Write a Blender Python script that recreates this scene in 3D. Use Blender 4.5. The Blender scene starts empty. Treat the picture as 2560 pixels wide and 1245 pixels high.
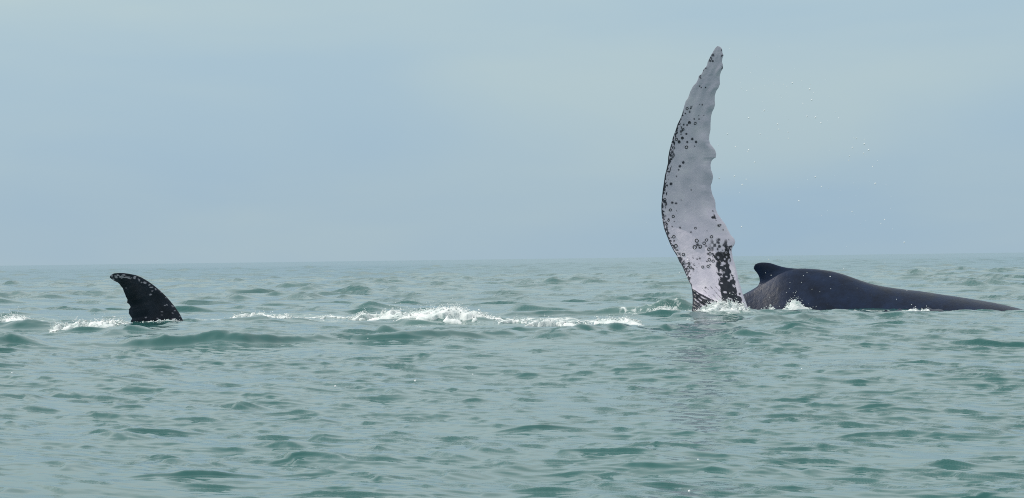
import bpy, math, random
import numpy as np
from mathutils import Vector, Matrix

sc = bpy.context.scene
rng = np.random.default_rng(7)
random.seed(7)

# ------------------------------------------------------------------ camera
H = 1.05                      # eye height above the water, a low boat
FPX = 6200.0                  # focal length in pixels of a 2560 px wide frame
PITCH = math.atan(24.0 / FPX)
ROLL = math.radians(0.74)
W0, H0 = 2560.0, 1245.0
Fv = Vector((0, math.cos(PITCH), math.sin(PITCH)))
U0 = Vector((0, -math.sin(PITCH), math.cos(PITCH)))
R0 = Vector((1, 0, 0))
Rv = R0 * math.cos(ROLL) - U0 * math.sin(ROLL)
Uv = U0 * math.cos(ROLL) + R0 * math.sin(ROLL)
cam_d = bpy.data.cameras.new('camera')
cam_d.sensor_width = 36.0
cam_d.lens = 36.0 * FPX / W0
cam_d.clip_start = 0.1
cam_d.clip_end = 20000
cam = bpy.data.objects.new('camera', cam_d)
sc.collection.objects.link(cam)
cam.matrix_world = Matrix(((Rv.x, Uv.x, -Fv.x, 0), (Rv.y, Uv.y, -Fv.y, 0), (Rv.z, Uv.z, -Fv.z, H), (0, 0, 0, 1)))
sc.camera = cam


def P(px, py, d):
    """world point seen at photo pixel px, py at distance y = d"""
    v = Fv + Rv * ((px - W0 / 2) / FPX) + Uv * ((H0 / 2 - py) / FPX)
    return Vector((0, 0, H)) + v * (d / v.y)


# ------------------------------------------------------------------ sky and sun
SUN_DIR = Vector((-0.62, 0.12, 0.77)).normalized()      # towards the sun
sun_el = math.asin(SUN_DIR.z)
sun_az = math.atan2(SUN_DIR.x, SUN_DIR.y)               # clockwise from +Y
wd = bpy.data.worlds.new('World')
sc.world = wd
wd.use_nodes = True
nt = wd.node_tree
nt.nodes.clear()


def N(tree, kind, **kw):
    n = tree.nodes.new(kind)
    for k, v in kw.items():
        if k.startswith('i_'):
            n.inputs[k[2:].replace('_', ' ')].default_value = v
        else:
            setattr(n, k, v)
    return n


def mth(tree, op, a, b=None, clamp=False):
    n = tree.nodes.new('ShaderNodeMath')
    n.operation = op
    n.use_clamp = clamp
    for i, v in enumerate((a, b)):
        if v is None:
            continue
        if isinstance(v, (int, float)):
            n.inputs[i].default_value = v
        else:
            tree.links.new(v, n.inputs[i])
    return n.outputs[0]


def ramp(tree, fac, stops):
    n = tree.nodes.new('ShaderNodeValToRGB')
    cr = n.color_ramp
    while len(cr.elements) < len(stops):
        cr.elements.new(0.5)
    for e, (p, c) in zip(cr.elements, stops):
        e.position = p
        e.color = (*c, 1) if len(c) == 3 else c
    tree.links.new(fac, n.inputs[0])
    return n.outputs[0]


def mixc(tree, fac, a, b, mode='MIX'):
    n = tree.nodes.new('ShaderNodeMix')
    n.data_type = 'RGBA'
    n.blend_type = mode
    for sock, v in ((n.inputs[0], fac), (n.inputs[6], a), (n.inputs[7], b)):
        if isinstance(v, (int, float)):
            sock.default_value = v
        elif isinstance(v, tuple):
            sock.default_value = (*v, 1)
        else:
            tree.links.new(v, sock)
    return n.outputs[2]


BG = 0.1
sky = N(nt, 'ShaderNodeTexSky', sky_type='NISHITA', sun_disc=False)
sky.sun_elevation = sun_el
sky.sun_rotation = sun_az
sky.air_density = 1.0
sky.dust_density = 2.0
sky.ozone_density = 1.5
tc = N(nt, 'ShaderNodeTexCoord')
sep = N(nt, 'ShaderNodeSeparateXYZ')
nt.links.new(tc.outputs['Generated'], sep.inputs[0])
zc = mth(nt, 'MAXIMUM', sep.outputs[2], 0.0)
# veil of thin cloud: a little paler with height in view, brightened above the frame to lighten the water, broken by soft broad patches
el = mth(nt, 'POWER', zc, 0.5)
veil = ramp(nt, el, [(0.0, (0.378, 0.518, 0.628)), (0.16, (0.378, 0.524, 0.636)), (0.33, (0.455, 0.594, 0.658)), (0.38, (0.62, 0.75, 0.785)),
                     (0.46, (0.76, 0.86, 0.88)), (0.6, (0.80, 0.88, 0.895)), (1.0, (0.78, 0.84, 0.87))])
mp = N(nt, 'ShaderNodeMapping')
mp.inputs['Scale'].default_value = (5.0, 5.0, 17.0)
mp.inputs['Location'].default_value = (-8.474, 23.052, 27.464)
mp.inputs['Rotation'].default_value = (0, 0.12, 0)
nt.links.new(tc.outputs['Generated'], mp.inputs[0])
nz = N(nt, 'ShaderNodeTexNoise', i_Scale=1.0, i_Detail=4.0, i_Roughness=0.45, i_Distortion=0.4)
nt.links.new(mp.outputs[0], nz.inputs['Vector'])
cl = ramp(nt, nz.outputs[0], [(0.36, (0, 0, 0)), (0.66, (1, 1, 1))])
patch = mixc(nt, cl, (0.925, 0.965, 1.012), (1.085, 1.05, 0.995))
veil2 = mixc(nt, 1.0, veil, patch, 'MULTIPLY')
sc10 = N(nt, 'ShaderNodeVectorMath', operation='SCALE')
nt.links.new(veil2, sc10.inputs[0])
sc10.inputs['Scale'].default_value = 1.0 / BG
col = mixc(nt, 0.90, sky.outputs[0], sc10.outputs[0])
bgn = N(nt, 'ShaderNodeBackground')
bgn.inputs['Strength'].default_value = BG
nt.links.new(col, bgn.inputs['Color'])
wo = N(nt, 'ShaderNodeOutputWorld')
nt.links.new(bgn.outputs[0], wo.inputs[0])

sun_d = bpy.data.lights.new('sun', 'SUN')
sun_d.energy = 2.6
sun_d.angle = math.radians(0.6)
sun_d.color = (1.0, 0.95, 0.88)
sun = bpy.data.objects.new('sun', sun_d)
sc.collection.objects.link(sun)
sun.rotation_euler = (-SUN_DIR).to_track_quat('-Z', 'Y').to_euler()
sun.location = (-30, 20, 40)

sc.view_settings.view_transform = 'Standard'
sc.view_settings.look = 'None'
sc.view_settings.exposure = 0.0
sc.view_settings.gamma = 1.0
sc.cycles.use_denoising = False
sc.cycles.pixel_filter_type = 'BLACKMAN_HARRIS'
sc.cycles.filter_width = 1.05


# ------------------------------------------------------------------ helpers
def hash2(ix, iy, seed):
    h = (ix.astype(np.int64) * 374761393 + iy.astype(np.int64) * 668265263 + seed * 974711) & 0x7fffffff
    h = ((h ^ (h >> 13)) * 1274126177) & 0x7fffffff
    return ((h ^ (h >> 16)) & 0xffff) / 65535.0


def vnoise(x, y, seed=0):
    x = np.asarray(x, dtype=np.float64)
    y = np.asarray(y, dtype=np.float64)
    ix, iy = np.floor(x), np.floor(y)
    fx, fy = x - ix, y - iy
    fx, fy = fx * fx * (3 - 2 * fx), fy * fy * (3 - 2 * fy)
    a, b = hash2(ix, iy, seed), hash2(ix + 1, iy, seed)
    c, d = hash2(ix, iy + 1, seed), hash2(ix + 1, iy + 1, seed)
    return (a * (1 - fx) + b * fx) * (1 - fy) + (c * (1 - fx) + d * fx) * fy


def fbm(x, y, seed=0, octv=4, gain=0.5):
    s, a, t = 0, 1.0, 0
    for o in range(octv):
        s = s + a * vnoise(x * 2 ** o, y * 2 ** o, seed + o * 17)
        t += a
        a *= gain
    return s / t


def sstep(a, b, x):
    t = np.clip((x - a) / (b - a), 0, 1)
    return t * t * (3 - 2 * t)


def grid_faces(nr, nc, wrap=False, off=0):
    r = np.arange(nr - 1)[:, None]
    c = np.arange(nc if wrap else nc - 1)[None, :]
    c2 = (c + 1) % nc
    return np.stack([r * nc + c, r * nc + c2, (r + 1) * nc + c2, (r + 1) * nc + c], -1).reshape(-1, 4) + off


def mesh_np(name, verts, quads, tris=None, smooth=True):
    me = bpy.data.meshes.new(name)
    nq = len(quads)
    ntri = 0 if tris is None else len(tris)
    me.vertices.add(len(verts))
    me.vertices.foreach_set('co', np.ascontiguousarray(verts, dtype=np.float32).ravel())
    me.loops.add(nq * 4 + ntri * 3)
    li = np.ascontiguousarray(quads, dtype=np.int32).ravel()
    ls = np.arange(nq, dtype=np.int32) * 4
    if ntri:
        li = np.concatenate([li, np.ascontiguousarray(tris, dtype=np.int32).ravel()])
        ls = np.concatenate([ls, nq * 4 + np.arange(ntri, dtype=np.int32) * 3])
    me.loops.foreach_set('vertex_index', li)
    me.polygons.add(nq + ntri)
    me.polygons.foreach_set('loop_start', ls)
    if smooth:
        me.polygons.foreach_set('use_smooth', np.ones(nq + ntri, dtype=bool))
    me.update(calc_edges=True)
    me.validate()
    return me


def attr(me, name, data):
    a = me.attributes.new(name, 'FLOAT', 'POINT')
    a.data.foreach_set('value', np.ascontiguousarray(data, dtype=np.float32).ravel())


def link(name, me, mat, parent=None, **props):
    o = bpy.data.objects.new(name, me)
    sc.collection.objects.link(o)
    if mat:
        me.materials.append(mat)
    o.parent = parent
    for k, v in props.items():
        o[k] = v
    return o


def mat(name):
    m = bpy.data.materials.new(name)
    m.use_nodes = True
    t = m.node_tree
    return m, t, t.nodes['Principled BSDF']


# ------------------------------------------------------------------ the sea
BANDS = [(0.05, 0.10, 30, 0.030), (0.10, 0.20, 44, 0.050), (0.20, 0.42, 44, 0.046), (0.42, 0.9, 36, 0.034), (0.9, 2.0, 30, 0.032), (2.0, 4.0, 20, 0.028), (4.0, 12.0, 14, 0.026)]   # shortest, longest, count, rms slope
lam, wslope = [], []
for l0, l1, cnt, rms in BANDS:
    lam += list(np.exp(rng.uniform(math.log(l0), math.log(l1), cnt)))
    wslope += [rms * math.sqrt(2.0 / cnt)] * cnt
lam, wslope = np.array(lam), np.array(wslope)
NW = len(lam)
mean_dir = math.radians(-90 - 48)
spread = np.where(lam < 0.6, 0.50, np.where(lam < 2.5, 0.50, 0.45))
ang = mean_dir + rng.normal(0, 1, NW) * spread
wk = 2 * np.pi / lam
wamp = wslope * rng.uniform(0.6, 1.4, NW) / wk
wph = rng.uniform(0, 2 * np.pi, NW)

# ridges of water pushed up by the whales: (x, y, height) along each crest
RIDGES = [
    ([(-9.5, 30.5, 0.0), (-7.2, 31, 0.10), (-6.4, 31.3, 0.15), (-5.8, 31.6, 0.03), (-5.1, 31.8, 0.10), (-4.5, 31.8, 0.17), (-4.0, 32, 0.12),
      (-3.4, 32, 0.19), (-2.9, 32.3, 0.11), (-2.2, 32.5, 0.05), (-1.4, 32.7, 0.11), (-0.6, 33, 0.09), (0.2, 33.5, 0.05),
      (1.2, 34.6, 0.09), (2.2, 35.5, 0.08), (3.2, 37.2, 0.06), (3.9, 38.6, 0.10), (4.6, 39.4, 0.13), (5.3, 40, 0.05), (6.5, 41, 0.0)], 0.24, 1.3),
    ([(-1.4, 46.4, 0.0), (-0.4, 46.4, 0.05), (0.7, 46.3, 0.12), (1.5, 46.3, 0.10), (2.3, 46.2, 0.17), (2.85, 46.1, 0.26), (3.2, 46.1, 0.22), (3.6, 46.1, 0.05),
      (4.0, 46, 0.0)], 0.30, 0.7),
    ([(-1.6, 41.6, 0.0), (-0.8, 41.7, 0.05), (0.4, 41.8, 0.05), (1.6, 41.7, 0.05), (2.6, 41.9, 0.04), (3.6, 42.3, 0.08), (4.6, 42.8, 0.08), (5.6, 43.5, 0.03), (6.5, 44, 0.0)], 0.5, 1.2),
    ([(-9.6, 43.5, 0.0), (-9.0, 43.2, 0.14), (-8.4, 43, 0.16), (-7.9, 42.8, 0.05), (-7.4, 42.6, 0.02), (-6.2, 42.4, 0.03), (-5.4, 42.4, 0.0)], 0.4, 0.8),
    ([(-5.2, 41.4, 0.0), (-4.6, 41.4, 0.10), (-4.2, 41.4, 0.13), (-3.6, 41.4, 0.06), (-3, 41.5, 0.03), (-2.4, 41.8, 0.08), (-1.5, 42, 0.11), (-0.6, 42, 0.08), (0, 42, 0)], 0.35, 0.9),
]


def ridge_z(x, y):
    z = 0
    for pts, wf, wb in RIDGES:
        p = np.array(pts)
        yc = np.interp(x, p[:, 0], p[:, 1]) + 0.5 * (fbm(x * 0.9, y * 0 + wf * 9, 5, 3) - 0.5)
        hh = np.interp(x, p[:, 0], p[:, 2], left=0, right=0)
        hh = hh * (0.25 + 0.6 * vnoise(x * 2.3, y * 0.7, 9) + 0.5 * fbm(x * 5.1, y * 4.0, 19, 3))
        d = y - yc
        z = z + hh * np.where(d < 0, np.exp(-(d / wf) ** 2), np.exp(-(d / wb) ** 2))
    return z


def sea_disp(x, y, cell):
    """displacement of the sea at rest point x, y; waves too short for the local cell are left to the material"""
    x = x.astype(np.float32)
    y = y.astype(np.float32)
    dx = np.zeros_like(x)
    dy = np.zeros_like(x)
    dz = np.zeros_like(x)
    short = np.zeros_like(x)
    e1 = (0.68 + 0.80 * sstep(0.33, 0.72, fbm(x * 0.22 + 0.1 * y, y * 0.12, 31, 3))).astype(np.float32)
    e2 = (0.50 + 1.0 * sstep(0.3, 0.75, fbm(x * 0.7 + 0.2 * y, y * 0.4, 57, 2))).astype(np.float32)
    e12 = np.clip(e1 * e2, 0.55, 1.25).astype(np.float32)
    for i in range(NW):
        w = sstep(2.0, 3.3, lam[i] / cell).astype(np.float32)
        if not w.any():
            continue
        cx, cy = math.cos(ang[i]), math.sin(ang[i])
        ph = (wk[i] * (cx * x + cy * y) + wph[i]).astype(np.float32)
        a = np.float32(wamp[i]) * w
        if lam[i] < 0.8:
            a = a * e12
        elif lam[i] < 2.2:
            a = a * e1
        cz_ = a * np.cos(ph)
        dz += cz_
        if lam[i] < 3.0:
            short += cz_
        s = a * np.sin(ph) * np.float32(0.6)
        dx -= s * np.float32(cx)
        dy -= s * np.float32(cy)
    # wind waves lean forward: their fronts bunch up, their backs stretch
    lean = short * np.float32(1.8)
    dx += lean * np.float32(math.cos(mean_dir))
    dy += lean * np.float32(math.sin(mean_dir))
    dz = dz + ridge_z(x.astype(np.float64), y.astype(np.float64)).astype(np.float32)
    dz -= (0.06 * np.exp(-((x - 8.6) / 1.8) ** 2 - ((y - 46.6) / 1.6) ** 2)).astype(np.float32)
    return dx, dy, dz


# rows by distance, columns by direction
ys = [9.0]
while ys[-1] < 5000:
    q = ys[-1]
    st = 0.0013 * q if q < 29 else 0.0016 * q if q < 60 else (0.0025 * q if q < 160 else (0.006 * q if q < 600 else 0.03 * q))
    if 29 < q < 50:
        st = 0.050
    ys.append(q + st)
back = [-3000.0, -600.0, -120.0, -30.0, -8.0, 0.0, 4.0, 6.5, 8.0]
ys = np.array(back + ys)
us = np.linspace(-0.33, 0.33, 545)
ext = 0.33 * np.array([1.03, 1.08, 1.16, 1.3, 1.6, 2.1, 3, 5, 9])
us = np.concatenate([-ext[::-1], us, ext])
wrow = np.where(ys > 9, ys, 9 + (9 - ys) * 1.0)
YY = np.repeat(ys[:, None], len(us), 1)
XX = us[None, :] * wrow[:, None]
du = np.gradient(us)
dr = np.gradient(ys)
cell = np.maximum(np.abs(du)[None, :] * wrow[:, None] * 0.9, np.abs(dr)[:, None] * 1.0)
dx, dy, dz = sea_disp(XX.ravel(), YY.ravel(), cell.ravel())
X, Y = XX.ravel(), YY.ravel()
# single short crests scattered over the wind sea: gentle back, steep little front turned to the camera's side
wz = np.zeros(XX.shape, dtype=np.float32)
dxc = us[len(us) // 2 + 1] - us[len(us) // 2]
wr = np.random.default_rng(23)
for l0, l1, dens, dmin, dmax in ((0.06, 0.13, 20.0, 9, 20.0), (0.12, 0.26, 10.5, 9, 44.0), (0.24, 0.5, 1.7, 9, 100.0), (0.45, 0.9, 0.32, 28, 190.0), (0.9, 1.9, 0.13, 50, 450.0)):
    n = int(dens * 0.31 * (dmax ** 2 - dmin ** 2))
    yy = np.sqrt(wr.uniform(dmin ** 2, dmax ** 2, n))
    xx = wr.uniform(-0.31, 0.31, n) * yy
    keep = wr.uniform(0, 1, n) < 0.35 + 0.75 * sstep(0.35, 0.68, fbm(xx * 0.28 + 0.15 * yy, yy * 0.13, 71, 3))
    for x_, y_ in zip(xx[keep], yy[keep]):
        L = 1.25 * math.exp(wr.uniform(math.log(l0), math.log(l1)))
        h = 0.0085 * (L / 0.2) ** 0.85 * wr.uniform(0.5, 1.5) * (1.0 if l0 < 0.3 else 1.7)
        phi = wr.normal(-0.85, 0.42)
        r0 = int(np.searchsorted(ys, y_))
        step_y = ys[r0 + 1] - ys[r0]
        wf = max(h * wr.uniform(1.0, 1.6), 1.05 * step_y)
        h = min(h, wf * 0.95)
        wb_ = L * wr.uniform(0.30, 0.55)
        ra_, rb_ = np.searchsorted(ys, y_ - 1.1 * L - wf), np.searchsorted(ys, y_ + 1.1 * L + wb_ * 2)
        hu = (0.95 * L + wb_) / y_
        ca_, cb_ = np.searchsorted(us, x_ / y_ - hu), np.searchsorted(us, x_ / y_ + hu)
        if rb_ - ra_ < 2 or cb_ - ca_ < 2:
            continue
        gx = XX[ra_:rb_, ca_:cb_] - x_
        gy = YY[ra_:rb_, ca_:cb_] - y_
        c_, s_ = math.cos(phi), math.sin(phi)
        u_ = gx * c_ + gy * s_
        v_ = -gx * s_ + gy * c_ + wr.normal(0, 0.5) * u_ * u_ / L
        env = np.exp(-(u_ / (0.5 * L)) ** 2 * 1.2)
        pf = np.where(v_ >= 0, np.exp(-(v_ / wb_) ** 2), np.clip(1 + v_ / wf, 0, 1) ** 1.15)
        wz[ra_:rb_, ca_:cb_] += (h * env * pf).astype(np.float32)
dz = dz + wz.ravel()
verts = np.stack([X + dx, Y + dy, dz], -1)

# foam patches lying on the water: (x, y, half length, half depth, strength) in metres
def wpt(px, py, z=0.0):
    v = Fv + Rv * ((px - W0 / 2) / FPX) + Uv * ((H0 / 2 - py) / FPX)
    t = (z - H) / v.z
    return v.x * t, v.y * t


FOAM_PX = [  # left px, right px, y px, depth half-width m, strength
    (-60, 130, 803, 1.0, 0.62), (130, 330, 811, 0.9, 0.85), (345, 460, 811, 0.6, 0.75), (440, 620, 806, 0.9, 0.50), (560, 730, 797, 1.8, 0.70),
    (520, 900, 806, 1.5, 0.55), (700, 900, 795, 1.2, 0.66), (860, 1260, 797, 1.7, 0.85), (1000, 1200, 800, 1.2, 1.0), (1240, 1400, 801, 0.9, 0.52),
    (1320, 1610, 803, 0.9, 0.80), (1500, 1740, 784, 1.5, 0.62), (1640, 1730, 778, 0.9, 0.85), (1700, 1890, 793, 1.2, 0.98), (1880, 2060, 775, 1.0, 0.62),
    (2060, 2380, 776, 0.6, 0.5), (2220, 2340, 778, 0.5, 0.75), (1380, 1660, 792, 1.6, 0.48), (900, 1320, 812, 1.4, 0.42), (1640, 1960, 803, 1.2, 0.45)]
foam = np.zeros(len(X))
for a, b, py, hd, s in FOAM_PX:
    (xa, yc), (xb, _) = wpt(a, py), wpt(b, py)
    q = ((X - (xa + xb) / 2) / ((xb - xa) / 2 * 1.1)) ** 2 + ((Y - yc) / hd) ** 2
    foam = np.maximum(foam, s * np.clip(1.25 - q, 0, 1))
far = np.clip((cell.ravel() - 0.02) / 1.2, 0, 1)
sea_me = mesh_np('sea', verts, grid_faces(len(ys), len(us)))
attr(sea_me, 'foam', foam)
attr(sea_me, 'far', far)

m_sea, t, bs = mat('sea_water')
bs.inputs['IOR'].default_value = 1.333
geo = N(t, 'ShaderNodeNewGeometry')
fa = N(t, 'ShaderNodeAttribute', attribute_name='foam')
ra = N(t, 'ShaderNodeAttribute', attribute_name='far')
big = N(t, 'ShaderNodeTexNoise', i_Scale=0.12, i_Detail=2.0)
t.links.new(geo.outputs['Position'], big.inputs['Vector'])
water = mixc(t, big.outputs[0], (0.018, 0.090, 0.085), (0.027, 0.110, 0.104))
# fine ripples the mesh does not carry, as a tilt of the normal
mp1 = N(t, 'ShaderNodeMapping')
mp1.inputs['Rotation'].default_value = (0, 0, math.radians(-24))
mp1.inputs['Scale'].default_value = (8.0, 17.0, 1.0)
t.links.new(geo.outputs['Position'], mp1.inputs[0])
n1 = N(t, 'ShaderNodeTexNoise', i_Scale=1.0, i_Detail=3.0, i_Roughness=0.6)
t.links.new(mp1.outputs[0], n1.inputs['Vector'])
ctr = N(t, 'ShaderNodeVectorMath', operation='SUBTRACT')
t.links.new(n1.outputs['Color'], ctr.inputs[0])
ctr.inputs[1].default_value = (0.5, 0.5, 0.5)
flat = N(t, 'ShaderNodeVectorMath', operation='MULTIPLY')
t.links.new(ctr.outputs[0], flat.inputs[0])
flat.inputs[1].default_value = (1, 1, 0)
amt = mth(t, 'MULTIPLY_ADD', ra.outputs['Fac'], 0.18)
amt.node.inputs[2].default_value = 0.055
scl = N(t, 'ShaderNodeVectorMath', operation='SCALE')
t.links.new(flat.outputs[0], scl.inputs[0])
t.links.new(amt, scl.inputs['Scale'])
addn = N(t, 'ShaderNodeVectorMath', operation='ADD')
t.links.new(geo.outputs['Normal'], addn.inputs[0])
t.links.new(scl.outputs[0], addn.inputs[1])
nrm = N(t, 'ShaderNodeVectorMath', operation='NORMALIZE')
t.links.new(addn.outputs[0], nrm.inputs[0])
t.links.new(nrm.outputs[0], bs.inputs['Normal'])
# lacy foam where the water is churned
mp2 = N(t, 'ShaderNodeMapping')
mp2.inputs['Scale'].default_value = (5.0, 2.2, 5.0)
t.links.new(geo.outputs['Position'], mp2.inputs[0])
n2 = N(t, 'ShaderNodeTexNoise', i_Scale=1.0, i_Detail=6.0, i_Roughness=0.68, i_Distortion=0.8)
t.links.new(mp2.outputs[0], n2.inputs['Vector'])
ff = mth(t, 'ADD', fa.outputs['Fac'], mth(t, 'MULTIPLY', mth(t, 'SUBTRACT', n2.outputs[0], 0.5), 2.4))
gate = mth(t, 'MULTIPLY', fa.outputs['Fac'], 6.0, True)
ffr = N(t, 'ShaderNodeMapRange', interpolation_type='SMOOTHSTEP')
ffr.inputs['From Min'].default_value = 0.55
ffr.inputs['From Max'].default_value = 0.95
t.links.new(ff, ffr.inputs['Value'])
fm = mth(t, 'MULTIPLY', ffr.outputs[0], gate)
milk = mth(t, 'MULTIPLY', fa.outputs['Fac'], 0.30)
w2 = mixc(t, milk, water, (0.30, 0.42, 0.38))
t.links.new(mixc(t, fm, w2, (0.66, 0.70, 0.69)), bs.inputs['Base Color'])
rgh = mth(t, 'ADD', mth(t, 'MULTIPLY', fm, 0.6), 0.10)
t.links.new(rgh, bs.inputs['Roughness'])
sea = link('sea', sea_me, m_sea, kind='structure')

# height of the finished sea near the whales, for things that sit on it
_sel = (Y > 9) & (Y < 60)
_sx, _sy, _sz = verts[_sel, 0], verts[_sel, 1], verts[_sel, 2]
_sz2 = dz.reshape(len(ys), len(us))


def sea_at(x, y):
    r = np.clip(np.searchsorted(ys, y), 0, len(ys) - 1)
    c = np.clip(np.searchsorted(us, x / wrow[r]), 0, len(us) - 1)
    return _sz2[r, c]


# ------------------------------------------------------------------ whale skin
def skin_material(name, dark=(0.009, 0.012, 0.019), speck=0.0, rough=0.36):
    m, t, bs = mat(name)
    da = N(t, 'ShaderNodeAttribute', attribute_name='dark')
    tc = N(t, 'ShaderNodeTexCoord')
    nn = N(t, 'ShaderNodeTexNoise', i_Scale=3.0, i_Detail=5.0, i_Roughness=0.6)
    t.links.new(tc.outputs['Object'], nn.inputs['Vector'])
    pale = ramp(t, nn.outputs[0], [(0.3, (0.55, 0.52, 0.61)), (0.5, (0.65, 0.595, 0.685)), (0.72, (0.72, 0.67, 0.73))])
    dk = ramp(t, nn.outputs[0], [(0.35, dark), (0.7, tuple(2.6 * c for c in dark))])
    # small pale scars
    vo = N(t, 'ShaderNodeTexVoronoi', i_Scale=7.0, i_Randomness=1.0)
    t.links.new(tc.outputs['Object'], vo.inputs['Vector'])
    pr = ramp(t, vo.outputs['Distance'], [(0.055, (1, 1, 1)), (0.10, (0, 0, 0))])
    sp = mth(t, 'MULTIPLY', pr, speck)
    dk2 = mixc(t, sp, dk, (0.30, 0.32, 0.34))
    t.links.new(mixc(t, da.outputs['Fac'], pale, dk2), bs.inputs['Base Color'])
    rr = ramp(t, nn.outputs[0], [(0.3, (rough - 0.08,) * 3), (0.7, (rough + 0.08,) * 3)])
    t.links.new(rr, bs.inputs['Roughness'])
    bs.inputs['IOR'].default_value = 1.38
    bs.inputs['Specular IOR Level'].default_value = 0.38
    n3 = N(t, 'ShaderNodeTexNoise', i_Scale=14.0, i_Detail=4.0, i_Roughness=0.6)
    t.links.new(tc.outputs['Object'], n3.inputs['Vector'])
    bp = N(t, 'ShaderNodeBump', i_Strength=0.35, i_Distance=0.02)
    t.links.new(n3.outputs[0], bp.inputs['Height'])
    t.links.new(bp.outputs[0], bs.inputs['Normal'])
    return m


def loft(stations, nx, nt_, xdir=True):
    """stations: x, cy, cz, ry, rz -> closed tube of ellipses, smoothly interpolated"""
    s = np.array(stations, dtype=float)
    xs = np.linspace(s[0, 0], s[-1, 0], nx)

    def sm(col):
        # monotone-ish cubic through the stations
        k = np.gradient(s[:, col], s[:, 0])
        i = np.clip(np.searchsorted(s[:, 0], xs) - 1, 0, len(s) - 2)
        h = s[i + 1, 0] - s[i, 0]
        q = (xs - s[i, 0]) / h
        return ((2 * q**3 - 3 * q**2 + 1) * s[i, col] + (q**3 - 2 * q**2 + q) * h * k[i]
                + (-2 * q**3 + 3 * q**2) * s[i + 1, col] + (q**3 - q**2) * h * k[i + 1])
    cy, cz, ry, rz = sm(1), sm(2), np.maximum(sm(3), 0.01), np.maximum(sm(4), 0.01)
    th = np.linspace(0, 2 * np.pi, nt_, endpoint=False)
    V = np.stack([np.repeat(xs[:, None], nt_, 1), cy[:, None] + ry[:, None] * np.cos(th)[None],
                  cz[:, None] + rz[:, None] * np.sin(th)[None]], -1).reshape(-1, 3)
    return V, grid_faces(nx, nt_, True)


class Body:
    """collects the lofted pieces of one animal into one mesh"""
    def __init__(self):
        self.v, self.f, self.d, self.n = [], [], [], 0

    def add(self, v, f, d):
        self.v.append(np.asarray(v))
        self.f.append(np.asarray(f) + self.n)
        self.d.append(np.broadcast_to(np.asarray(d, dtype=float), (len(v),)))
        self.n += len(v)

    def build(self, name, m, **props):
        me = mesh_np(name, np.concatenate(self.v), np.concatenate(self.f))
        attr(me, 'dark', np.concatenate(self.d))
        return link(name, me, m, **props)


def blade(rows, ns, thick, depth, sharp=2.0):
    """rows: array (n, 2, 2) of left/right points (x, z); a two-sided blade of airfoil section.
    thick(t, s), depth(t, s): half thickness and mid-surface offset in y"""
    n = len(rows)
    s = (1 - np.cos(np.linspace(0, np.pi, ns))) / 2
    tt = np.linspace(0, 1, n)
    A = rows[:, 0, :][:, None, :] * (1 - s)[None, :, None] + rows[:, 1, :][:, None, :] * s[None, :, None]
    T, S = np.meshgrid(tt, s, indexing='ij')
    y0 = depth(T, S)
    th = thick(T, S)
    front = np.stack([A[..., 0], y0 - th, A[..., 1]], -1)
    backv = np.stack([A[..., 0], y0 + th, A[..., 1]], -1)
    ring = np.concatenate([front, backv[:, -2:0:-1]], 1)
    return ring.reshape(-1, 3), grid_faces(n, ring.shape[1], True), T, S, ring.shape[1]


# ------------------------------------------------------------------ rolling whale: flipper and fluke out of the water
DA = 43.6
Z1 = lambda pts: [(1560 + x / 3.1125, 80 + y / 3.1125) for x, y in pts]
Z2 = lambda pts: [(1560 + x / 3.1125, 440 + y / 3.1125) for x, y in pts]
LEFT = Z1([(708, 127), (695, 140), (683, 160), (670, 182), (657, 205), (650, 222), (637, 245), (633, 270), (622, 288), (607, 302), (599, 322), (590, 340), (570, 352),
           (566, 375), (552, 405), (527, 430), (507, 470), (490, 520), (472, 545), (459, 590), (447, 640), (432, 680), (412, 720), (395, 775), (378, 820),
           (365, 870), (352, 920), (343, 970), (341, 1020), (330, 1070), (318, 1118)]) + \
    Z2([(310, 60), (303, 110), (297, 170), (293, 230), (295, 290), (303, 350), (315, 410), (335, 465), (360, 530), (385, 580), (410, 620), (430, 670),
        (450, 700), (468, 745), (490, 800), (515, 850), (522, 900), (524, 950), (520, 1010), (512, 1060), (500, 1160), (490, 1300)])
RIGHT = Z1([(722, 127), (738, 134), (748, 150), (751, 175), (760, 195), (752, 218), (749, 245), (758, 270), (757, 295), (743, 320), (735, 350), (735, 385), (738, 410),
            (728, 440), (710, 465), (700, 500), (700, 540), (703, 570), (695, 600), (682, 625), (674, 660), (671, 710), (672, 760), (664, 800), (662, 840),
            (672, 870), (690, 890), (710, 915), (721, 945), (718, 975), (700, 984), (685, 1000), (677, 1030), (680, 1065), (692, 1095), (698, 1118)]) + \
    Z2([(698, 12), (692, 45), (682, 70), (685, 100), (695, 140), (712, 175), (720, 205), (721, 250), (735, 290), (765, 335), (795, 375), (815, 420),
        (835, 460), (860, 485), (868, 510), (860, 535), (845, 555), (838, 580), (845, 640), (860, 690), (870, 740), (880, 800), (895, 860), (910, 920),
        (930, 980), (945, 1030), (965, 1150), (990, 1300)])
NR = 450
LEFT, RIGHT = np.array(LEFT), np.array(RIGHT)
pyT, pyB = 120.8, 440 + 1300 / 3.1125
py = pyT + (pyB - pyT) * np.linspace(0, 1, NR)
lx = np.interp(py, LEFT[:, 1], LEFT[:, 0])
rx = np.interp(py, RIGHT[:, 1], RIGHT[:, 0])
mask = py < 121.5
rows = np.zeros((NR, 2, 2))
for i in range(NR):
    a, b = P(lx[i], py[i], DA), P(rx[i], py[i], DA)
    rows[i, 0] = a.x, a.z
    rows[i, 1] = b.x, b.z
chord = rows[:, 1, 0] - rows[:, 0, 0]
tt = np.linspace(0, 1, NR)


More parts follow.
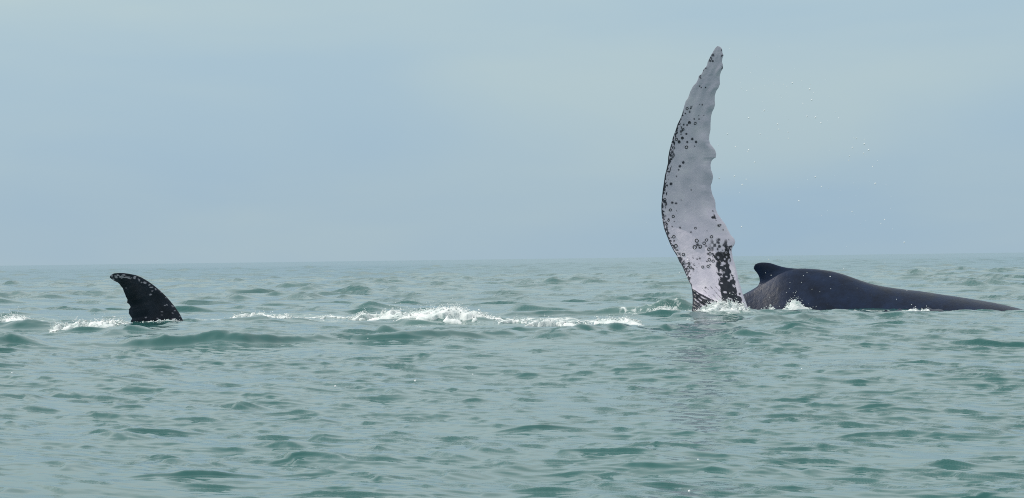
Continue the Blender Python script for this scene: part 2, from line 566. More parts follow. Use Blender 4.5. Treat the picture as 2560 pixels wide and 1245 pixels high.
def fl_depth(T, S):
    # the lower third leans back, the upper part comes forward again; the blade is twisted a little
    zz = np.interp(T, [0, 0.15, 0.35, 0.50, 0.57, 0.70, 0.85, 1.0], [-0.45, -0.26, 0.0, 0.14, 0.18, -0.02, -0.36, -0.75])
    tw = np.interp(T, [0, 0.5, 0.66, 0.8, 1.0], [-0.16, -0.12, 0.10, 0.30, 0.35])
    ch = np.interp(T, tt, chord)
    return DA + zz + tw * (S - 0.5) * ch


def smooth1(a, n):
    k = np.hanning(2 * n + 3)
    k /= k.sum()
    return np.convolve(np.pad(a, n + 1, mode='edge'), k, 'valid')


_zz = smooth1(fl_depth(tt, np.full(NR, 0.5)) - DA, 30)
_tw = smooth1(np.interp(tt, [0, 0.5, 0.66, 0.8, 1.0], [0.20, 0.16, 0.0, -0.10, -0.12]), 30)
_cs = smooth1(chord, 10)


def fl_depth(T, S):
    return DA + np.interp(T, tt, _zz) + np.interp(T, tt, _tw) * (S - 0.42) * np.interp(T, tt, _cs)


def folds(zx, zy):
    """where the pleated throat skin runs up the foot of the flipper, and its ridges"""
    d = zy - (868 + 0.50 * (zx - 515)) + 14 * (fbm(zx / 60, zy / 60, 15, 2) - 0.5)
    g = sstep(-4, 22, d)
    rot = d * (1 - 0.0016 * (zx - 515)) / 27.0 + 0.5 * fbm(zx / 90, zy / 30, 16, 2)
    return g, 0.5 + 0.5 * np.sin(rot * 2 * np.pi)


def fl_thick(T, S):
    ch = np.interp(T, tt, _cs)
    # round nose on the knobbly right (leading) edge, thin left (trailing) edge
    prof = (np.sqrt(np.clip(1 - S, 0, 1)) * np.clip(S, 0, 1) ** 0.75) * 1.75
    base = np.interp(T, [0, 0.1, 0.6, 0.85, 1.0], [0.10, 0.085, 0.10, 0.16, 0.22])
    th = base * ch * prof
    # knuckles: broad swellings behind the knobs on the leading edge
    for kt, ks, r, hgt in ((0.315, 0.86, 0.028, 0.06), (0.41, 0.9, 0.03, 0.045), (0.585, 0.86, 0.035, 0.075), (0.20, 0.86, 0.02, 0.028), (0.145, 0.84, 0.02, 0.026), (0.08, 0.8, 0.016, 0.022), (0.25, 0.86, 0.018, 0.024), (0.48, 0.88, 0.022, 0.03)):
        th = th + hgt * np.exp(-((T - kt) / r) ** 2 - ((S - ks) / 0.13) ** 2)
    # soft hollows and finger ridges along the blade
    th = th + 0.018 * ch * prof * np.sin(S * 17 + 3 * T)
    # throat folds at the foot of the flipper
    zx_ = ((np.interp(T, tt, lx) * (1 - S) + np.interp(T, tt, rx) * S) - 1560) * 3.1125
    zy_ = (np.interp(T, tt, py) - 440) * 3.1125
    g, lines = folds(zx_, zy_)
    th = th + g * (0.06 + 0.045 * lines) * np.clip(prof * 1.5, 0, 1)
    return np.maximum(th, 0.0)


V, Fq, T, S, ncol = blade(rows, 104, fl_thick, fl_depth)
# pigment
PXX = lx[:, None] * (1 - S) + rx[:, None] * S
PYY = py[:, None] * np.ones_like(S)
zx, zy = (PXX - 1560) * 3.1125, (PYY - 440) * 3.1125          # coordinates of the pattern
wx = zx + 46 * (fbm(zx / 24, zy / 34, 3, 3) - 0.5)
wy = zy + 40 * (fbm(zx / 26, zy / 26, 4, 3) - 0.5)


def poly_mask(px_, py_, poly):
    ins = np.zeros(px_.shape, dtype=bool)
    n = len(poly)
    for i in range(n):
        x1, y1 = poly[i]
        x2, y2 = poly[(i + 1) % n]
        c = ((y1 > py_) != (y2 > py_)) & (px_ < (x2 - x1) * (py_ - y1) / (y2 - y1 + 1e-9) + x1)
        ins ^= c
    return ins.astype(float)


dark = poly_mask(wx, wy, [(690, 600), (745, 590), (775, 560), (800, 530), (835, 545), (828, 600), (818, 680), (838, 800), (864, 850), (872, 920), (895, 960),
                          (905, 1010), (830, 1010), (745, 975), (738, 870), (724, 780), (704, 700), (686, 650)])
holes = (vnoise(zx / 13, zy / 17, 21) > np.interp(zy, [540, 780, 860, 960], [0.62, 0.70, 0.84, 0.80])) & (zy < 985) & (zy > 540)
dark = dark * (1 - 0.85 * holes) * np.clip(0.955 + 0.07 * fbm(zx / 30, zy / 45, 23, 3), 0, 1)
nz1 = fbm(zx / 60, zy / 60, 12, 3)
fr = sstep(0.52, 0.6, vnoise(zx / 22, zy / 30, 41)) * sstep(640, 700, zx) * (1 - sstep(800, 840, zx)) * sstep(470, 520, zy) * (1 - sstep(600, 660, zy))
dark = np.maximum(dark, 0.9 * fr)
dark = np.maximum(dark, poly_mask(wx, wy, [(672, 318), (705, 292), (724, 320), (716, 338), (690, 338)]))
# speckled border on the trailing edge
edge = zx - (lx[:, None] - 1560) * 3.1125
band = np.interp(zy[:, 0], [-1120, -520, -440, -300, 0, 200, 330, 500, 640, 720, 820], [0, 0, 22, 36, 34, 40, 32, 34, 46, 60, 14])[:, None]
spk = vnoise(zx / 9.5, zy / 12, 51) * 0.65 + vnoise(zx / 5, zy / 5.5, 52) * 0.35
dark = np.maximum(dark, sstep(0.50, 0.60, spk + 0.32 * (1 - edge / np.maximum(band, 1)) - 0.10) * (edge < band) * 0.95)
dark = np.maximum(dark, ((edge < 7) & (zy > -500) & (vnoise(zy / 14, zy * 0, 8) > 0.52)) * 0.8)
lowsp = sstep(430, 450, zx) * (1 - sstep(560, 600, zx)) * sstep(590, 640, zy) * (1 - sstep(720, 760, zy))
dark = np.maximum(dark, 0.9 * lowsp * (spk > 0.66))
# blotches near the tip
for (bx, by, br) in [(680, 190, 16), (660, 215, 13), (645, 240, 14), (622, 292, 14), (600, 320, 9), (580, 345, 13), (577, 365, 10), (757, 195, 10), (757, 288, 15), (748, 150, 8), (515, 590, 8), (510, 620, 9),
                     (380, 960, 13), (372, 975, 9), (440, 765, 9), (428, 745, 8)]:
    dd = np.hypot(wx - bx, (wy - (by - 1120)))
    dark = np.maximum(dark, 0.8 * (1 - sstep(br * 0.7, br * 1.1, dd)))
SPOTS = [(x, y - 1120, r) for x, y, r in [(489, 858, 10), (528, 834, 11), (559, 857, 11), (425, 853, 11), (452, 826, 9), (482, 795, 9), (503, 705, 10), (578, 680, 6), (540, 680, 7),
         (602, 571, 6), (580, 571, 5), (590, 440, 6), (577, 430, 6), (625, 440, 6), (460, 1015, 12), (435, 1045, 11), (425, 1073, 7), (409, 1123, 6), (677, 240, 9), (487, 727, 8),
         (460, 725, 8), (615, 651, 4), (512, 600, 8), (470, 640, 6), (440, 800, 6), (575, 655, 4), (548, 890, 5)]] + \
        [(367, 60, 13), (378, 207, 11), (407, 212, 10), (522, 437, 8), (438, 402, 8), (447, 187, 5), (697, 272, 7), (773, 420, 6), (738, 495, 12), (390, 503, 8), (622, 868, 7),
         (883, 915, 10), (585, 642, 8), (740, 548, 14), (410, 270, 4), (377, 393, 5), (525, 107, 4), (815, 495, 4), (645, 428, 4), (350, 335, 7), (395, 355, 6), (720, 345, 5),
         (570, 535, 13), (585, 560, 9), (635, 545, 8), (650, 605, 9), (640, 665, 8), (665, 690, 8), (735, 385, 9), (755, 380, 7), (735, 520, 10)]
for bx, by, br in SPOTS:
    dd = np.hypot(zx - bx, zy - by) + 2.5 * (vnoise(zx / 6, zy / 6, 77) - 0.5)
    dark = np.maximum(dark, 0.93 * (1 - sstep(br * 0.75, br * 1.1, dd)))
# dark skin in the throat folds, pale worn ridges
g, lines = folds(zx, zy)
worn = sstep(0.50, 0.85, lines) * sstep(0.46, 0.60, fbm(zx / 30, zy / 16, 18, 3)) * sstep(6, 26, edge)
dark = np.where(g > 0.5, (1 - 0.8 * worn) * np.clip(0.93 + 0.12 * fbm(zx / 20, zy / 20, 24, 3), 0, 1), dark)
scr = (np.abs(np.sin((zx * 0.75 - zy * 0.66) / 9.0)) > 0.985) & (zy > 860) & (zx > 600) & (zx < 740) & (nz1 > 0.45)
dark = np.maximum(dark, 0.8 * scr)
nsf = 104
dk = np.zeros((NR, ncol))
dk[:, :nsf] = dark[:, :nsf]
dk[:, nsf:] = 0.97
dk[:, nsf:] = np.where(T[:, 1:nsf - 1][:, ::-1] < 0.15, 0.6, 0.97)

wa = Body()
wa.add(V, Fq, dk.ravel())

# body lying on its side just under the surface, head to the right, belly to the camera
YB = 44.15
stA = [(-6.05, YB - 0.4, -0.62, 0.10, 0.10), (-5.6, YB - 0.35, -0.66, 0.34, 0.20), (-4.6, YB - 0.2, -0.80, 0.42, 0.30), (-3.0, YB, -0.95, 0.62, 0.50), (-1.0, YB, -1.25, 0.98, 0.85),
       (1.0, YB, -1.45, 1.30, 1.15), (3.0, YB, -1.42, 1.45, 1.30), (4.5, YB, -1.50, 1.42, 1.22), (6.0, YB, -1.62, 1.20, 0.98), (7.4, YB, -1.74, 0.80, 0.62), (8.3, YB, -1.80, 0.40, 0.30), (8.6, YB, -1.82, 0.05, 0.05)]
v, f = loft(stA, 150, 56)
belly = (v[:, 1] < YB - 0.35) & (v[:, 0] > -0.5)
grooves = 0.03 * np.abs(np.sin(np.arctan2(v[:, 2] + 1.4, v[:, 1] - YB) * 26)) * belly
v[:, 1] += grooves
wa.add(v, f, np.where(belly, 0.75, 1.0))

# fluke: the raised lobe stands in the air, the other one hangs below
DF = 42.9
Z4 = lambda pts: [(220 + x / 5.66, 640 + y / 5.66) for x, y in pts]
LEAD = np.array(Z4([(400, 244), (460, 238), (520, 239), (600, 250), (690, 270), (770, 305), (860, 360), (940, 420), (1020, 490), (1090, 560), (1160, 640), (1230, 730), (1290, 820),
                    (1325, 890), (1360, 970), (1450, 1150), (1590, 1400)]))
TRAIL = np.array(Z4([(390, 246), (360, 258), (337, 278), (326, 295), (330, 308), (345, 322), (380, 350), (430, 375), (455, 400), (468, 425), (495, 458), (500, 490), (515, 530), (530, 580), (548, 618),
                     (540, 662), (568, 686), (584, 715), (580, 735), (556, 757), (560, 780), (554, 812), (575, 850), (600, 888), (580, 920), (575, 965), (610, 1100), (700, 1400)]))
NF = 210
tip_y, bot_y = TRAIL[0, 1], TRAIL[-1, 1]
# the blade is cut across by lines fanned from the lead edge to the trail edge
tq = np.linspace(0, 1, NF)


def arc(poly, n):
    d = np.concatenate([[0], np.cumsum(np.hypot(*np.diff(poly, axis=0).T))])
    return np.stack([np.interp(np.linspace(0, d[-1], n), d, poly[:, k]) for k in (0, 1)], -1)


la, ta = arc(LEAD, NF), arc(TRAIL, NF)
rowsF = np.zeros((NF, 2, 2))
for i in range(NF):
    a, b = P(*ta[i], DF), P(*la[i], DF)
    rowsF[i, 0] = a.x, a.z
    rowsF[i, 1] = b.x, b.z
chF = np.hypot(*(rowsF[:, 1] - rowsF[:, 0]).T)


def fk_thick(T, S):
    ch = np.interp(T, tq, chF)
    prof = np.sqrt(np.clip(1 - S, 0, 1)) * np.clip(S, 0, 1) ** 0.9 * 1.9
    return (0.03 * np.clip(T * 12, 0, 1) + 0.055 * ch) * prof


def fk_depth(T, S):
    return DF + 0.35 * (T - 0.55) - 0.20 * (S - 0.5) * T + 0.12 * np.sin(T * 3)


v, f, T2, S2, nc2 = blade(rowsF, 46, fk_thick, fk_depth)
fx = ta[:, None, 0] * (1 - S2) + la[:, None, 0] * S2
fy = ta[:, None, 1] * (1 - S2) + la[:, None, 1] * S2
fzx, fzy = (fx - 220) * 5.66, (fy - 640) * 5.66
dk2 = np.ones_like(S2)
wxx = fzx + 40 * (fbm(fzx / 40, fzy / 40, 61, 3) - 0.5)
wyy = fzy + 40 * (fbm(fzx / 40, fzy / 40, 62, 3) - 0.5)
scr_n = fbm(fzx / 30, fzy / 22, 63, 3)
ln = np.abs(wyy - np.interp(wxx, [340, 420, 520, 620, 680], [275, 290, 290, 300, 300]))
dk2 = np.where((ln < 20) & (scr_n > 0.42) & (wxx < 690) & (wxx > 345), 0.40, dk2)
dk2 = np.where((np.hypot(wxx - 520, wyy - 262) < 26) & (scr_n > 0.5), 0.5, dk2)
for bx, by, r in [(375, 330, 14), (643, 352, 9), (540, 465, 11), (530, 410, 8), (740, 340, 14), (775, 365, 9), (815, 375, 20), (870, 400, 12), (900, 440, 13), (885, 545, 10), (910, 500, 8), (1040, 520, 13),
                  (1000, 475, 10), (1100, 590, 9), (1120, 685, 8), (1185, 718, 14), (1075, 705, 7), (1050, 782, 10), (1050, 822, 7), (805, 885, 12), (980, 885, 10), (735, 810, 7), (1290, 855, 11),
                  (1200, 900, 22), (1230, 780, 12), (1190, 800, 10), (1270, 925, 14), (960, 465, 8), (650, 300, 12)]:
    dd = np.hypot(wxx - bx, wyy - by)
    dk2 = np.where((dd < r) & (scr_n > 0.36), 0.45, dk2)
full = np.ones((NF, nc2))
full[:, :46] = dk2[:, :46]
wa.add(v, f, full.ravel())
# lower lobe, mirrored in the fluke's root
root_z = rowsF[-1].mean(axis=0)[1]
v2 = v.copy()
v2[:, 2] = 2 * (root_z - 0.02) - v2[:, 2]
wa.add(v2, f[:, ::-1], 1.0)
# second flipper, hanging down
v3 = V[:].copy()
v3[:, 2] = -2.9 - (v3[:, 2] + 0.1)
v3[:, 1] = YB + 0.3 - (v3[:, 1] - DA)
step = 6
idx = (np.arange(0, NR, step)[:, None] * ncol + np.arange(0, ncol, 2)[None, :])
v3s = v3[idx.ravel()]
wa.add(v3s, grid_faces(idx.shape[0], idx.shape[1], True)[:, ::-1], 0.4)

m_skinA = skin_material('pied_whale_skin', speck=0.0)
whaleA = wa.build('humpback_whale', m_skinA,
                  label='humpback whale rolled on its side, tall white speckled flipper raised, dark fluke tip out', category='whale')

# barnacle rings on the flipper
m_barn, t, bs = mat('barnacle_shell')
nn = N(t, 'ShaderNodeTexNoise', i_Scale=60.0, i_Detail=2.0)
t.links.new(ramp(t, nn.outputs[0], [(0.3, (0.012, 0.014, 0.018)), (0.75, (0.05, 0.055, 0.06))]), bs.inputs['Base Color'])
bs.inputs['Roughness'].default_value = 0.5
segs = 11
bv, bf = [], []
for k in range(segs):
    a = 2 * math.pi * k / segs
    w = 1 + 0.08 * math.sin(3 * a + 1)
    for r, h in ((1.0, -0.12), (0.88, 0.16), (0.66, 0.12), (0.58, -0.12)):
        bv.append((r * w * math.cos(a), r * math.sin(a), h))
for k in range(segs):
    for j in range(3):
        a, b = k * 4 + j, ((k + 1) % segs) * 4 + j
        bf.append((a, b, b + 1, a + 1))
ring_me = mesh_np('barnacle', np.array(bv), np.array(bf))
ring_me.materials.append(m_barn)
RINGS = [(567, 503, 17), (545, 553, 17), (590, 547, 15), (645, 498, 13), (625, 520, 13), (655, 566, 13), (665, 602, 13), (660, 650, 14), (648, 702, 13), (690, 660, 12),
         (677, 470, 12), (560, 405, 11), (388, 472, 13), (403, 540, 15), (388, 312, 11), (365, 262, 11), (788, 598, 13), (605, 705, 12), (495, 712, 13), (517, 708, 10),
         (458, 606, 13), (455, 675, 12), (500, 680, 11), (742, 381, 11), (762, 738, 11), (735, 668, 11), (332, 375, 11), (350, 340, 10), (710, 620, 11), (320, 180, 11), (330, 215, 10)] + \
        [(x, y - 1120, r) for x, y, r in [(483, 897, 13), (550, 713, 11), (457, 758, 11), (425, 853, 11), (484, 600, 12), (452, 826, 11), (503, 705, 11), (385, 900, 12), (405, 835, 11)]]
front = V.reshape(NR, ncol, 3)[:, :nsf]
for bx, by, r in RINGS:
    px_, py_ = 1560 + bx / 3.1125, 440 + by / 3.1125
    i = int(np.clip(np.searchsorted(py, py_), 1, NR - 2))
    sv = (px_ - lx[i]) / (rx[i] - lx[i])
    j = int(np.clip(np.searchsorted(S[i], sv) if False else np.argmin(np.abs(S[i, :nsf] - sv)), 1, nsf - 2))
    p = Vector(front[i, j])
    e1 = Vector(front[i, j + 1] - front[i, j - 1])
    e2 = Vector(front[i - 1, j] - front[i + 1, j])
    nrm_ = e1.cross(e2).normalized()
    if nrm_.y > 0:
        nrm_ = -nrm_
    o = bpy.data.objects.new('barnacle', ring_me)
    sc.collection.objects.link(o)
    sz = r / 3.1125 / FPX * DA * 1.02
    q = nrm_.to_track_quat('Z', 'Y').to_matrix().to_4x4()
    o.matrix_world = Matrix.Translation(p + nrm_ * 0.004) @ q @ Matrix.Diagonal((sz * random.uniform(0.92, 1.08), sz * random.uniform(0.95, 1.15), sz * 0.8, 1)) \
        @ Matrix.Rotation(random.uniform(0, 6), 4, 'Z')
    o.parent = whaleA

# ------------------------------------------------------------------ second whale: arched back with dorsal fin
DB = 48.2
Z3 = lambda pts: [(1780 + x / 3.282, 600 + y / 3.282) for x, y in pts]
ridge = np.array([(lambda p: (p.x, p.z))(P(x, y, DB)) for x, y in
                  Z3([(120, 545), (190, 490), (250, 450), (330, 408), (400, 362), (470, 312), (540, 268), (610, 243), (680, 235), (740, 233), (800, 235), (870, 240), (950, 250), (1020, 265), (1090, 285), (1160, 310),
                      (1230, 335), (1300, 358), (1400, 380), (1500, 395), (1600, 408), (1700, 418), (1800, 434), (1900, 449), (2000, 463), (2100, 479), (2200, 495), (2300, 512),
                      (2400, 533), (2520, 562)])])
x0, x1 = ridge[0, 0], ridge[-1, 0]
xs_all = np.concatenate([[-1.6, -0.8, 0.6, 2.2], ridge[:, 0], [10.6, 11.8, 13.0, 13.8, 14.3, 14.5]])
zt_all = np.concatenate([[-2.6, -2.2, -1.5, -0.55], ridge[:, 1], [-0.28, -0.6, -0.95, -1.2, -1.45, -1.6]])
NXB = 420
xb = np.concatenate([np.linspace(-1.6, 3.4, 50), np.linspace(3.42, 10.2, 320), np.linspace(10.25, 14.5, 50)])
ztop = smooth1(np.interp(xb, xs_all, zt_all), 4)
rzB = np.interp(xb, [-1.6, 0, 2, 4, 6, 8, 10, 12, 13.5, 14.3, 14.5], [0.06, 0.26, 0.50, 0.80, 1.08, 1.22, 1.22, 1.02, 0.7, 0.3, 0.04])
ryB = np.interp(xb, [-1.6, 0, 2, 4, 6, 8, 10, 12, 13.5, 14.3, 14.5], [0.05, 0.14, 0.26, 0.44, 0.86, 1.22, 1.32, 1.15, 0.8, 0.35, 0.04])
rzB, ryB = smooth1(rzB, 8), smooth1(ryB, 8)
nth = 96
th = np.linspace(0, 2 * np.pi, nth, endpoint=False)
cs, sn = np.cos(th), np.sin(th)
# a keeled top: narrower above the middle
up = np.clip(sn, 0, 1)
keel = 1 - np.interp(xb, [2, 3.6, 5.4, 7.5, 10], [0.05, 0.62, 0.58, 0.25, 0.05])[:, None] * (up ** 1.15)[None]
VX = np.repeat(xb[:, None], nth, 1)
VY = DB + ryB[:, None] * cs[None] * keel
VZ = (ztop - rzB)[:, None] + rzB[:, None] * sn[None]
rip = 0.012 * (fbm(VX * 1.3, VZ * 2.2, 91, 3) - 0.5)
VY = VY + rip * 2
vB = np.stack([VX, VY, VZ], -1).reshape(-1, 3)
wb = Body()
wb.add(vB, grid_faces(len(xb), nth, True), 1.0)
# dorsal fin with a hooked tip, flaring into the back
FT = np.array(Z3([(352, 204), (346, 213), (342, 224), (343, 236), (352, 250), (366, 266), (378, 284), (387, 304), (392, 325), (391, 345), (383, 366), (368, 385), (345, 402), (322, 440), (318, 500)]))
FL = np.array(Z3([(356, 199), (368, 192), (385, 187), (408, 184), (432, 184), (458, 186), (482, 190), (510, 199), (540, 209), (575, 219), (620, 228), (680, 233), (760, 238), (860, 290), (900, 420)]))
nfb = 120
ft, flr = arc(FT, nfb), arc(FL, nfb)
rowsB = np.zeros((nfb, 2, 2))
for i in range(nfb):
    a, b = P(*ft[i], DB), P(*flr[i], DB)
    rowsB[i, 0] = a.x, a.z
    rowsB[i, 1] = b.x, b.z


def fin_thick(T, S):
    prof = np.sqrt(np.clip(1 - S, 0, 1)) * np.clip(S, 0, 1) ** 0.6 * 1.7
    return (0.03 + 0.10 * T + 0.34 * np.clip(T - 0.35, 0, 1) ** 1.3) * np.clip(prof, 0, 1.2)


v, f, T3, S3, nc3 = blade(rowsB, 50, fin_thick, lambda T, S: DB + 0 * T)
wb.add(v, f, 1.0)


def plate(out, thick):
    """thin lens-like fin from an outline of paired points ((ax, ay, az), (bx, by, bz)) along its length"""
    n = len(out)
    ns = 14
    s = (1 - np.cos(np.linspace(0, np.pi, ns))) / 2
    A = np.array([o[0] for o in out])[:, None] * (1 - s)[None, :, None] + np.array([o[1] for o in out])[:, None] * s[None, :, None]
    pr = np.sqrt(np.clip(s * (1 - s), 0, 1)) * 2 * thick
    top, bot = A.copy(), A.copy()
    top[..., 2] += pr[None]
    bot[..., 2] -= pr[None]
    ring = np.concatenate([top, bot[:, -2:0:-1]], 1)
    return ring.reshape(-1, 3), grid_faces(n, ring.shape[1], True)


# flukes (under water)
for sgn in (-1, 1):
    o = [((-1.9, DB + sgn * 0.02, -2.62), (-0.7, DB + sgn * 0.02, -2.3)), ((-2.1, DB + sgn * 0.7, -2.65), (-1.2, DB + sgn * 0.7, -2.5)),
         ((-2.3, DB + sgn * 1.4, -2.7), (-1.8, DB + sgn * 1.4, -2.62)), ((-2.7, DB + sgn * 1.95, -2.75), (-2.6, DB + sgn * 1.95, -2.75))]
    v, f = plate(o, 0.07)
    wb.add(v, f, 1.0)
# flippers trailing in the water; the knobs of the near one just break the surface
for sgn in (-1, 1):
    dip = -0.02 if sgn < 0 else -0.9
    o = []
    for q in np.linspace(0, 1, 40):
        lump = 0.05 * abs(math.sin(q * 24)) * min(1, q * 3)
        cxq = 10.4 - 3.6 * q
        cyq = DB + sgn * (1.0 + 1.35 * math.sin(q * 1.5))
        zq = -1.35 + (1.35 + dip) * min(1, q / 0.72) - (0.25 * max(0, (q - 0.86)) if sgn < 0 else 0)
        w = (0.42 - 0.25 * q) * math.sqrt(max(0.02, 1 - q ** 5))
        o.append(((cxq, cyq - w - lump, zq - 0.10), (cxq + 0.1, cyq + w, zq + 0.02 + 0.05 * lump)))
    v, f = plate(o, 0.05)
    v[:, 2] += 0.03 * np.sin(v[:, 0] * 23) * (v[:, 0] < 8)
    wb.add(v, f, 1.0)
m_skinB = skin_material('dark_whale_skin', dark=(0.0038, 0.0092, 0.0245), speck=0.06, rough=0.42)
whaleB = wb.build('humpback_whale', m_skinB, label='dark arched whale back with hooked dorsal fin behind the raised flipper', category='whale')

# ------------------------------------------------------------------ whitewater
m_foam, t, bs = mat('whitewater')
tcf = N(t, 'ShaderNodeTexCoord')
nf = N(t, 'ShaderNodeTexNoise', i_Scale=5.0, i_Detail=6.0, i_Roughness=0.65)
t.links.new(tcf.outputs['Object'], nf.inputs['Vector'])
t.links.new(ramp(t, nf.outputs[0], [(0.34, (0.38, 0.47, 0.46)), (0.50, (0.66, 0.70, 0.69)), (0.68, (0.82, 0.83, 0.82))]), bs.inputs['Base Color'])
bs.inputs['Roughness'].default_value = 0.75
bs.inputs['IOR'].default_value = 1.2
bs.inputs['Subsurface Weight'].default_value = 0.5
bs.inputs['Subsurface Radius'].default_value = (1, 1, 1)
bs.inputs['Subsurface Scale'].default_value = 0.03
ico_v = []
ph = (1 + 5 ** 0.5) / 2
for a, b in ((1, ph), (-1, ph), (1, -ph), (-1, -ph)):
    ico_v += [(0, a, b), (a, b, 0), (b, 0, a)]
ico_v = np.array(ico_v) / math.sqrt(1 + ph * ph)
ico_f = []
for i in range(12):
    for j in range(i + 1, 12):
        for k in range(j + 1, 12):
            e = [np.linalg.norm(ico_v[a] - ico_v[b]) for a, b in ((i, j), (j, k), (i, k))]
            if max(e) < 1.1:
                nn_ = np.cross(ico_v[j] - ico_v[i], ico_v[k] - ico_v[i])
                ico_f.append((i, j, k) if np.dot(nn_, ico_v[i]) > 0 else (i, k, j))
ico_f = np.array(ico_f)


def blobs(pos, rad, stretch=None):
    n = len(pos)
    s = np.ones((n, 1, 3)) if stretch is None else stretch[:, None, :]
    v = pos[:, None, :] + ico_v[None] * rad[:, None, None] * s
    f = ico_f[None] + (np.arange(n) * 12)[:, None, None]
    return v.reshape(-1, 3), f.reshape(-1, 3)


def whitewater(label, prof, ywid, seed, rough=1.0, nblob=500, dist=None):
    """prof: (px, py of crest, py of foot) along the patch; a torn mound of foam"""
    p = np.array(prof, dtype=float)
    mid = len(p) // 2
    d = dist if dist else wpt(p[mid, 0], p[mid, 2])[1]
    cr = np.array([tuple(P(a, b, d)) for a, b, c in prof])
    xs = np.arange(cr[0, 0], cr[-1, 0], 0.022)
    hz = np.interp(xs, cr[:, 0], cr[:, 2])
    q = np.linspace(-1, 1, 46)
    Xg = np.repeat(xs[:, None], len(q), 1)
    Yg = d + q[None] * ywid + 0.35 * ywid * (fbm(Xg * 1.1, Xg * 0 + seed, seed, 2) - 0.5) * 2
    sz_ = sea_at(Xg.ravel(), Yg.ravel()).reshape(Xg.shape)
    up_ = np.maximum(hz[:, None] - sz_, 0.02)
    up_ = up_ * 0.78
    n_a = fbm(Xg * 3.2, Yg * 3.2, seed, 4, 0.6)
    n_b = fbm(Xg * 14, Yg * 11, seed + 9, 3, 0.6)
    endf = np.clip(np.minimum(xs - xs[0], xs[-1] - xs) / 0.25, 0, 1)[:, None] ** 0.6
    hgt = up_ * np.clip(1 - (q[None] ** 2), 0, 1) ** 0.7 * (0.45 + 1.15 * n_a + 0.75 * rough * (n_b - 0.5)) * endf
    Zg = sz_ + hgt * 1.05 - 0.012 - 0.09 * sstep(0.53, 0.43, n_a) * rough
    Yg = Yg + 0.10 * (n_b - 0.5)
    v = np.stack([Xg, Yg, Zg], -1).reshape(-1, 3)
    f = grid_faces(*Xg.shape)
    r = np.random.default_rng(seed)
    i = r.integers(0, len(xs), nblob)
    j = np.clip((r.normal(0.48, 0.16, nblob) * len(q)).astype(int), 0, len(q) - 1)
    base = np.stack([Xg[i, j], Yg[i, j], Zg[i, j]], -1)
    lift = np.abs(r.normal(0, 1, nblob)) ** 1.5 * (0.015 + 0.22 * np.interp(Xg[i, j], xs, up_.mean(1)))
    base[:, 2] += lift
    rad = r.uniform(0.004, 0.013, nblob) * np.where(lift > 0.05, 0.6, 1)
    st = np.stack([r.uniform(0.8, 1.9, nblob), np.ones(nblob), r.uniform(0.7, 1.4, nblob)], -1)
    vb, fb = blobs(base, rad, st)
    me = mesh_np('sea_foam', np.concatenate([v, vb]), f, fb + len(v))
    return link('sea_foam', me, m_foam, kind='stuff', label=label, category='foam')


whitewater('churned white foam around the foot of the raised flipper',
           [(1705, 792, 794), (1740, 776, 794), (1775, 763, 794), (1800, 751, 793), (1825, 753, 791), (1850, 759, 788), (1866, 748, 786), (1878, 768, 784)], 0.5, 3, 0.9, 900, dist=42.75)
whitewater('broad white foam crest in the open water between fluke and flipper',
           [(985, 795, 804), (1030, 781, 804), (1070, 774, 804), (1110, 768, 804), (1140, 769, 802), (1180, 776, 800), (1215, 787, 799), (1260, 799, 801)], 0.9, 5, 1.0, 900)
whitewater('ragged white foam trailing left of the broad foam crest',
           [(870, 798, 800), (900, 783, 800), (940, 781, 799), (980, 773, 797), (1015, 772, 796), (1035, 780, 796)], 0.6, 6, 1.1, 500)
whitewater('bright breaking foam left of the dark fluke',
           [(125, 806, 814), (150, 803, 818), (190, 797, 821), (230, 797, 821), (270, 796, 818), (300, 795, 814), (325, 808, 812)], 0.5, 8, 0.9, 800, dist=41.9)
whitewater('small foam crest at the left edge of the water',
           [(-30, 800, 806), (10, 795, 806), (35, 788, 805), (60, 790, 804), (85, 796, 803), (115, 802, 804)], 0.5, 9, 1.3, 500)
whitewater('thin foam lip under the dark fluke',
           [(340, 812, 814), (365, 803, 813), (385, 801, 813), (410, 803, 812), (430, 804, 810), (455, 803, 806)], 0.22, 10, 0.8, 160, dist=42.3)
whitewater('thin glassy foam hump right of the dark fluke',
           [(560, 800, 803), (595, 781, 803), (625, 776, 802), (650, 780, 801), (690, 791, 801), (720, 788, 799), (735, 798, 800)], 0.6, 12, 1.2, 320)
whitewater('narrow white foam line in front of the flipper',
           [(1310, 801, 803), (1350, 797, 804), (1400, 797, 805), (1450, 801, 808), (1490, 800, 809), (1540, 797, 806), (1590, 796, 801), (1610, 799, 801)], 0.4, 13, 1.3, 500)
whitewater('short white foam streak left of the flipper foot',
           [(1610, 784, 786), (1640, 771, 784), (1675, 769, 784), (1705, 771, 784), (1728, 774, 784)], 0.4, 14, 1.2, 260, dist=44.2)
whitewater('white splash against the flank of the dark whale back',
           [(1905, 772, 775), (1940, 766, 775), (1965, 764, 775), (1985, 752, 774), (2000, 757, 773), (2020, 764, 772), (2050, 769, 771)], 0.3, 15, 1.6, 350, dist=46.6)
whitewater('broken foam flecks along the waterline of the dark whale back',
           [(2215, 777, 779), (2245, 773, 778), (2290, 773, 778), (2330, 774, 777), (2360, 776, 777)], 0.25, 16, 2.0, 150, dist=45.7)

whitewater('faint foam thread between the glassy hump and the ragged foam',
           [(720, 796, 798), (760, 792, 798), (800, 793, 798), (840, 792, 798), (885, 796, 799)], 0.5, 17, 1.8, 160)
whitewater('faint foam thread right of the broad foam crest',
           [(1240, 799, 802), (1275, 796, 802), (1300, 798, 803), (1325, 800, 803)], 0.4, 18, 1.8, 90)

